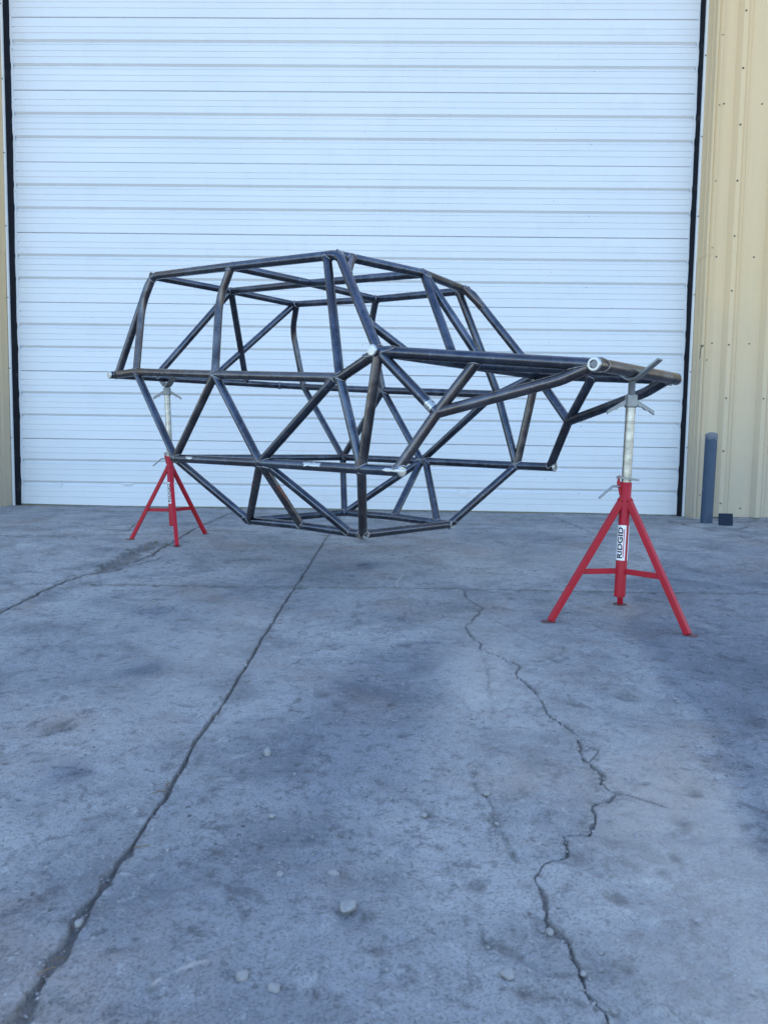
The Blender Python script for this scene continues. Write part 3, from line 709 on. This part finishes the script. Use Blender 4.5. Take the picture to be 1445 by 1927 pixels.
# ------------------------------------------------------------------ pipe stands
def strip_text(tb_r):
    cu = bpy.data.curves.new('t', 'FONT'); cu.body = 'RIDGID'; cu.size = 1; cu.offset = .03; cu.space_character = 1.02
    to = bpy.data.objects.new('t', cu); COL.objects.link(to)
    dg = bpy.context.evaluated_depsgraph_get(); me = bpy.data.meshes.new_from_object(to.evaluated_get(dg))
    bpy.data.objects.remove(to)
    bm = bmesh.new(); bm.from_mesh(me); bpy.data.meshes.remove(me)
    bmesh.ops.triangulate(bm, faces=bm.faces[:])
    bmesh.ops.subdivide_edges(bm, edges=[e for e in bm.edges if e.calc_length() > .25], cuts=2)
    return bm
def stand(x, y, legs, height, lean, label_ang, vrot, label):
    z0 = gzf(y)
    root = empty('pipe_stand', (x, y, z0), 0); tag(root, label, 'pipe stand', 'red tripod pipe stands')
    ax = Vector((lean[0], lean[1], 1)).normalized()
    A = lambda h: ax*(h/ax.z)
    B = A                                    # point on the column axis at height h
    Xc_ = ax.cross(Vector((0, 1, 0))).normalized(); Yc_ = ax.cross(Xc_)
    T = Matrix((Xc_, Yc_, ax)).transposed()  # columns
    # outer sleeve
    bm = bmesh.new(); r_ = .0176
    sweep(bm, [B(.078), B(.0785), B(.449), B(.45)], [r_-.001, r_, r_, r_-.001], 26); sl_ = build('sleeve', bm, M_RED, root, True, 50)
    bm = bmesh.new(); sweep(bm, [B(.082), B(.076)], r_*.8, 26); build('sleeve_bore', bm, M_FOOT, sl_)
    # legs, braces, feet
    for k in range(3):
        a_ = rad(legs[k][0]); RL = legs[k][1]; d_ = Vector((math.cos(a_), math.sin(a_), 0))
        fy = y+d_.y*RL; fz = gzf(fy)-z0
        top = B(.395)+d_*.010; bot = d_*(RL-.006)+Vector((0, 0, fz+.004))
        L = (bot-top); Ld = L.normalized(); W_ = Vector((-d_.y, d_.x, 0)); Nn = Ld.cross(W_).normalized()
        Mx = Matrix(((W_.x, Nn.x, Ld.x, top.x), (W_.y, Nn.y, Ld.y, top.y), (W_.z, Nn.z, Ld.z, top.z), (0, 0, 0, 1)))
        bm = bmesh.new(); bbox(bm, (-.0098, -.0098, -.006), (.0098, .0098, L.length+.0), Mx, .0022); lg = build('leg', bm, M_RED, root, False)
        bm = bmesh.new(); c0 = d_*RL+Vector((0, 0, fz))
        sweep(bm, [c0+Vector((0, 0, -.001)), c0+Vector((0, 0, .0028)), c0+Vector((0, 0, .004))], [.0235, .0235, .0205], 24); build('foot', bm, M_FOOT, lg, True)
        bm = bmesh.new(); n_ = 16; sweep(bm, [top+W_*(.0115*math.cos(2*math.pi*i/n_))+Nn*(.0115*math.sin(2*math.pi*i/n_))+Ld*.006 for i in range(n_)], .0028, 6, False, True); build('weld_bead', bm, M_RED, lg, True, 80)
        h_b = .162; f_ = (.395-h_b)/(.395-.0)
        pa = B(h_b)+d_*.014; pb = lerp(top, bot, f_)-d_*.006; pb.z = h_b
        Lb = pb-pa; Lbd = Lb.normalized(); Nb = Lbd.cross(W_).normalized()
        Mb = Matrix(((Lbd.x, W_.x, Nb.x, pa.x), (Lbd.y, W_.y, Nb.y, pa.y), (Lbd.z, W_.z, Nb.z, pa.z), (0, 0, 0, 1)))
        bm = bmesh.new(); bbox(bm, (-.004, -.003, -.009), (Lb.length+.002, .003, .009), Mb, .001); build('brace', bm, M_RED, root)
        # weld saddle plate at the top of each leg
    # label
    lb = bmesh.new(); N = 14; zA, zB = .198, .312; wa = .92
    for (a0, a1, mm, nm) in ((-wa, wa, M_LABEL, 'label'), (1.47, 2.6, M_LABEL, 'label')):
        g_ = []
        for i in range(N+1):
            a_ = label_ang+a0+(a1-a0)*i/N; rr = r_+.0005
            o_ = Xc_*math.cos(a_)+Yc_*math.sin(a_); g_.append((lb.verts.new(B(zA)+o_*rr), lb.verts.new(B(zB)+o_*rr)))
        for i in range(N): lb.faces.new((g_[i][0], g_[i+1][0], g_[i+1][1], g_[i][1]))
    lab = build('label', lb, M_LABEL, sl_, True)
    def wrap(u_, h_, rr):      # u_: arc length to the viewer's right, h_: height
        a_ = label_ang - u_/r_
        return B(h_)+(Xc_*math.cos(a_)+Yc_*math.sin(a_))*rr
    tb_ = strip_text(r_); xs0 = [v_.co.x for v_ in tb_.verts]; ys0 = [v_.co.y for v_ in tb_.verts]
    x0, x1, y0, y1 = min(xs0), max(xs0), min(ys0), max(ys0)
    SGN = STAND_SGN
    for v_ in tb_.verts:
        fx = (v_.co.x-x0)/(x1-x0); fy_ = (v_.co.y-y0)/(y1-y0)
        h_ = zA+.007+fx*.100; u_ = (.0035-fy_*.0175+.0035)
        v_.co = wrap(u_*SGN, h_, r_+.0010)
    build('lettering', tb_, M_INK, lab)
    sb = bmesh.new(); g_ = []
    for i in range(5):
        u_ = (.0088+.0024*i/4); g_.append((sb.verts.new(wrap(u_*SGN, zA+.009, r_+.0010)), sb.verts.new(wrap(u_*SGN, zB-.012, r_+.0010))))
    for i in range(4): sb.faces.new((g_[i][0], g_[i+1][0], g_[i+1][1], g_[i][1]))
    build('label_stripe', sb, M_STRIPE, lab)
    # inner tube
    zn = height-.078-(.0 if height > .815 else .0)
    nut_h = .040; zth = height-.008
    zn = zth-.045-nut_h if height < .8 else zth-nut_h-.004
    bm = bmesh.new(); sweep(bm, [B(.44), B(zn+.004)], .0150, 26); it = build('inner_tube', bm, M_ZINC, root, True, 50)
    for zz in (zn-.045, zn-.05): 
        bm = bmesh.new(); sweep(bm, [B(zz), B(zz+.0012)], .0153, 26); build('scribe_ring', bm, M_SCREW, it)
    # threaded rod
    bm = bmesh.new(); pts = []; rds = []; h_ = zn+.01
    while h_ < zth-.001: pts += [B(h_), B(h_+.0018)]; rds += [.0116, .0102]; h_ += .0040
    sweep(bm, pts, rds, 22); build('threaded_rod', bm, M_CAST, root, True, 20)
    # nut with two wavy wings
    Mn = Matrix.Translation(B(zn)) @ (Matrix.Rotation(-.04, 4, 'Z') @ T.to_4x4())
    bm = bmesh.new(); sweep(bm, [B(zn), B(zn+.003), B(zn+nut_h-.002), B(zn+nut_h)], [.0185, .0205, .0205, .019], 8)
    nut = build('wing_nut', bm, M_CAST, root, False)
    for sg in (-1, 1):
        bm = bmesh.new(); up_ = []; dn = []
        for i in range(13):
            f_ = i/12; xx = .016+.058*f_; zt = .026-.036*f_; zb = zt-.017+.0075*f_+.0018*math.cos(f_*18)+(-.0035 if f_ > .93 else 0)
            up_.append((xx, zt)); dn.append((xx, zb))
        for yy in (-.006, .006):
            pass
        cs, sn = math.cos(vrot*0+.0), math.sin(0)
        vf = [[bm.verts.new(B(zn)+Vector((sg*p_[0], yy, p_[1]))) for p_ in up_+dn[::-1]] for yy in (-.0065, .0065)]
        n = len(vf[0])
        for i in range(n): bm.faces.new((vf[0][i], vf[0][(i+1) % n], vf[1][(i+1) % n], vf[1][i]))
        bm.faces.new(vf[0][::-1]); bm.faces.new(vf[1])
        bmesh.ops.recalc_face_normals(bm, faces=bm.faces[:])
        build('wing', bm, M_CAST, nut)
    # V head
    bm = bmesh.new(); tdir = Vector((math.cos(vrot), math.sin(vrot), 0)); wdir = Vector((-tdir.y, tdir.x, 0))
    prof = [(-.088, .058), (-.030, .0135), (-.018, .0045), (-.006, .0), (.006, .0), (.018, .0045), (.030, .0135), (.088, .058)]
    th_ = .0055; V_ = []
    for (a_, b_) in prof:
        sl2 = 0 if abs(a_) < .01 else .6*(1 if a_ > 0 else -1)
        V_.append([B(zth)+tdir*(a_+(0 if s2 == 0 else -sl2*th_*.6))+wdir*w_+Vector((0, 0, b_+s2*th_)) for w_, s2 in ((-.017, 0), (.017, 0), (.017, 1), (-.017, 1))])
    VV = [[bm.verts.new(p_) for p_ in r2] for r2 in V_]
    for a_, b_ in zip(VV[:-1], VV[1:]):
        for k in range(4): bm.faces.new((a_[k], a_[(k+1) % 4], b_[(k+1) % 4], b_[k]))
    bm.faces.new(VV[0][::-1]); bm.faces.new(VV[-1]); bmesh.ops.recalc_face_normals(bm, faces=bm.faces[:])
    build('vee_head', bm, M_CAST, root)
    # clamp plate, lug and crank handle on the left side
    bm = bmesh.new(); n = 24; ra = []; rb = []
    for k in range(n):
        a_ = 2*math.pi*k/n; ex = .036*math.cos(a_)+.004; ey = .025*math.sin(a_)
        zz = .459-.13*ex
        ra.append(bm.verts.new(B(0)+Vector((ex+ax.x*.46, ey, zz)))); rb.append(bm.verts.new(B(0)+Vector((ex+ax.x*.46, ey, zz+.0065))))
    for k in range(n): bm.faces.new((ra[k], ra[(k+1) % n], rb[(k+1) % n], rb[k]))
    bm.faces.new(ra[::-1]); bm.faces.new(rb); build('clamp_plate', bm, M_CAST, root)
    bm = bmesh.new(); out = [(-.016, .404), (-.020, .410), (-.024, .430), (-.029, .447), (-.027, .456), (-.026, .468), (-.0225, .472), (-.018, .470), (-.018, .464), (-.0215, .462), (-.021, .455), (-.016, .447)]
    va = [bm.verts.new(Vector((p_[0]+ax.x*.44, -.004, p_[1]))) for p_ in out]; vb = [bm.verts.new(Vector((p_[0]+ax.x*.44, .004, p_[1]))) for p_ in out]
    for k in range(len(out)): bm.faces.new((va[k], va[(k+1) % len(out)], vb[(k+1) % len(out)], vb[k]))
    bm.faces.new(va[::-1]); bm.faces.new(vb); bmesh.ops.recalc_face_normals(bm, faces=bm.faces[:]); build('lug', bm, M_RED, root)
    bm = bmesh.new(); o_ = Vector((ax.x*.43, 0, 0))
    sweep(bm, fillet([o_+Vector((-.015, -.004, .436)), o_+Vector((-.044, -.006, .437)), o_+Vector((-.088, -.012, .398))], .012), (.0038), 12); build('handle', bm, M_CHROME, root, True, 60)
    bm = bmesh.new(); sweep(bm, [o_+Vector((-.014, -.004, .4362)), o_+Vector((-.021, -.0045, .4365))], .0068, 6); build('handle_nut', bm, M_RED, root)
    return root
STAND_SGN = -1
vr = math.atan2(UV.y, UV.x)+math.pi
ang_cam = math.pi*.5
stand(.728, 2.301, ((71.5, .238), (191.8, .242), (310.5, .243)), .781, (.017, 0), rad(50), vr, 'red tripod stand with galvanised tube under the front end, at the right')
stand(-1.206, 3.797, ((66, .272), (186, .226), (292, .238)), .826, (-.033, 0), rad(70), vr, 'red tripod stand under the rear end, far left near the door')

# ------------------------------------------------------------------ stones and debris
def stone_mesh(bm, c_, r_, rr, flat=.7, sub=1):
    b2 = bmesh.new(); bmesh.ops.create_icosphere(b2, subdivisions=sub, radius=1)
    sx, sy2, sz = rr.uniform(.8, 1.25), rr.uniform(.7, 1.1), flat*rr.uniform(.75, 1.1)
    ro = Matrix.Rotation(rr.uniform(0, 6.28), 3, 'Z') @ Matrix.Rotation(rr.uniform(-.3, .3), 3, 'X')
    for v_ in b2.verts:
        q = v_.co*(1+rr.uniform(-.24, .2)); q = Vector((q.x*sx, q.y*sy2, q.z*sz)); v_.co = ro @ q*r_ + c_
    me = bpy.data.meshes.new('t'); b2.to_mesh(me); b2.free(); bm.from_mesh(me); bpy.data.meshes.remove(me)
rr = random.Random(11)
BIG = [(-.229, 1.25, .0088, 'largest angular white stone, alone left of centre on the slab', 'M'), (-.052, .827, .0105, 'rounded grey pebble beside a shallow pit in the blurred foreground', 0),
       (-.156, .71, .0090, 'left one of two pale round pebbles in the near foreground', 0), (-.119, .695, .0070, 'right one of two pale round pebbles in the near foreground', 0),
       (.127, .725, .0080, 'pale flat pebble at the bottom right of centre, near the crack', 0), (.187, .794, .0060, 'pale oval pebble lying on the winding crack', 0),
       (-.365, .787, .0062, 'round pebble lodged in the long joint at lower left', 0), (-.076, .895, .0068, 'brownish round pebble above the foreground pit', 0),
       (-.146, .892, .0050, 'small pale chip left of the brownish pebble', 0), (-.182, 1.036, .0048, 'small pebble in the middle foreground left of centre', 0),
       (.154, 1.12, .0065, 'flat pebble in a small gravel scatter right of centre', 0), (.049, 1.049, .0050, 'pale pebble at the edge of the round pit', 0),
       (.358, 1.006, .0048, 'bright white chip right of the winding crack', 0), (-.002, 1.099, .0042, 'tiny pale pebble right of centre above the pit', 0)]
for (x_, y_, r_, lab, fl) in BIG:
    bm = bmesh.new(); stone_mesh(bm, Vector((0, 0, r_*.45)), r_, rr, .95 if fl == 'M' else .7, 2 if fl != 'M' else 1)
    o = build('stone', bm, M_STONE, None, fl != 'M', 60); o.location = (x_, y_, gzf(y_)); tag(o, lab, 'stone')
bm = bmesh.new()
tmpl = []
for i in range(2400):
    q = rr.random()
    if q < .30: y_ = rr.uniform(.62, 1.6); x_ = float(np.interp(y_, [p[1] for p in sorted(CR, key=lambda p: p[1])], [p[0] for p in sorted(CR, key=lambda p: p[1])]))+rr.gauss(0, .03)
    elif q < .38: y_ = .6*math.exp(rr.random()*1.2); x_ = -.366+rr.gauss(0, .012)
    elif q < .62: y_ = rr.uniform(.75, 1.5); x_ = .14+rr.gauss(0, .06)
    else: y_ = .62*math.exp(rr.random()*1.9); x_ = rr.uniform(-.58, .6)*y_
    r_ = min(.0045, .0006+abs(rr.gauss(0, .0010))*(.8+.35*y_))
    stone_mesh(bm, Vector((x_, y_, gzf(y_)+.0002-(.004 if abs(x_+.366) < .008 else 0))), r_, rr, .75, 1)
o = build('gravel', bm, M_STONE, None, False); tag(o, 'loose fine gravel and chips scattered over the concrete slabs', 'gravel', kind='stuff')
bm = bmesh.new()
for i in range(170):
    if i < 110: x_ = -1.22+rr.gauss(0, .03); y_ = rr.uniform(2.9, 3.8)
    elif i < 140: x_ = -.366+rr.gauss(0, .006); y_ = rr.uniform(.7, 2.7)
    else: x_ = rr.uniform(2.1, 2.9); y_ = 5.5+rr.gauss(0, .05)
    a_ = rr.uniform(0, 6.28); L = rr.uniform(.008, .035); z_ = gzf(y_)+rr.uniform(-.006, .003)
    p0 = Vector((x_, y_, z_)); p1 = p0+Vector((math.cos(a_)*L*.5, math.sin(a_)*L*.5, rr.uniform(.0, .004))); p2 = p1+Vector((math.cos(a_+.5)*L*.5, math.sin(a_+.5)*L*.5, -.001))
    sweep(bm, [p0, p1, p2], .0008, 4)
o = build('dry_debris', bm, M_TWIG); tag(o, 'dry grass bits and twigs lying in the slab joints', 'debris', kind='stuff')
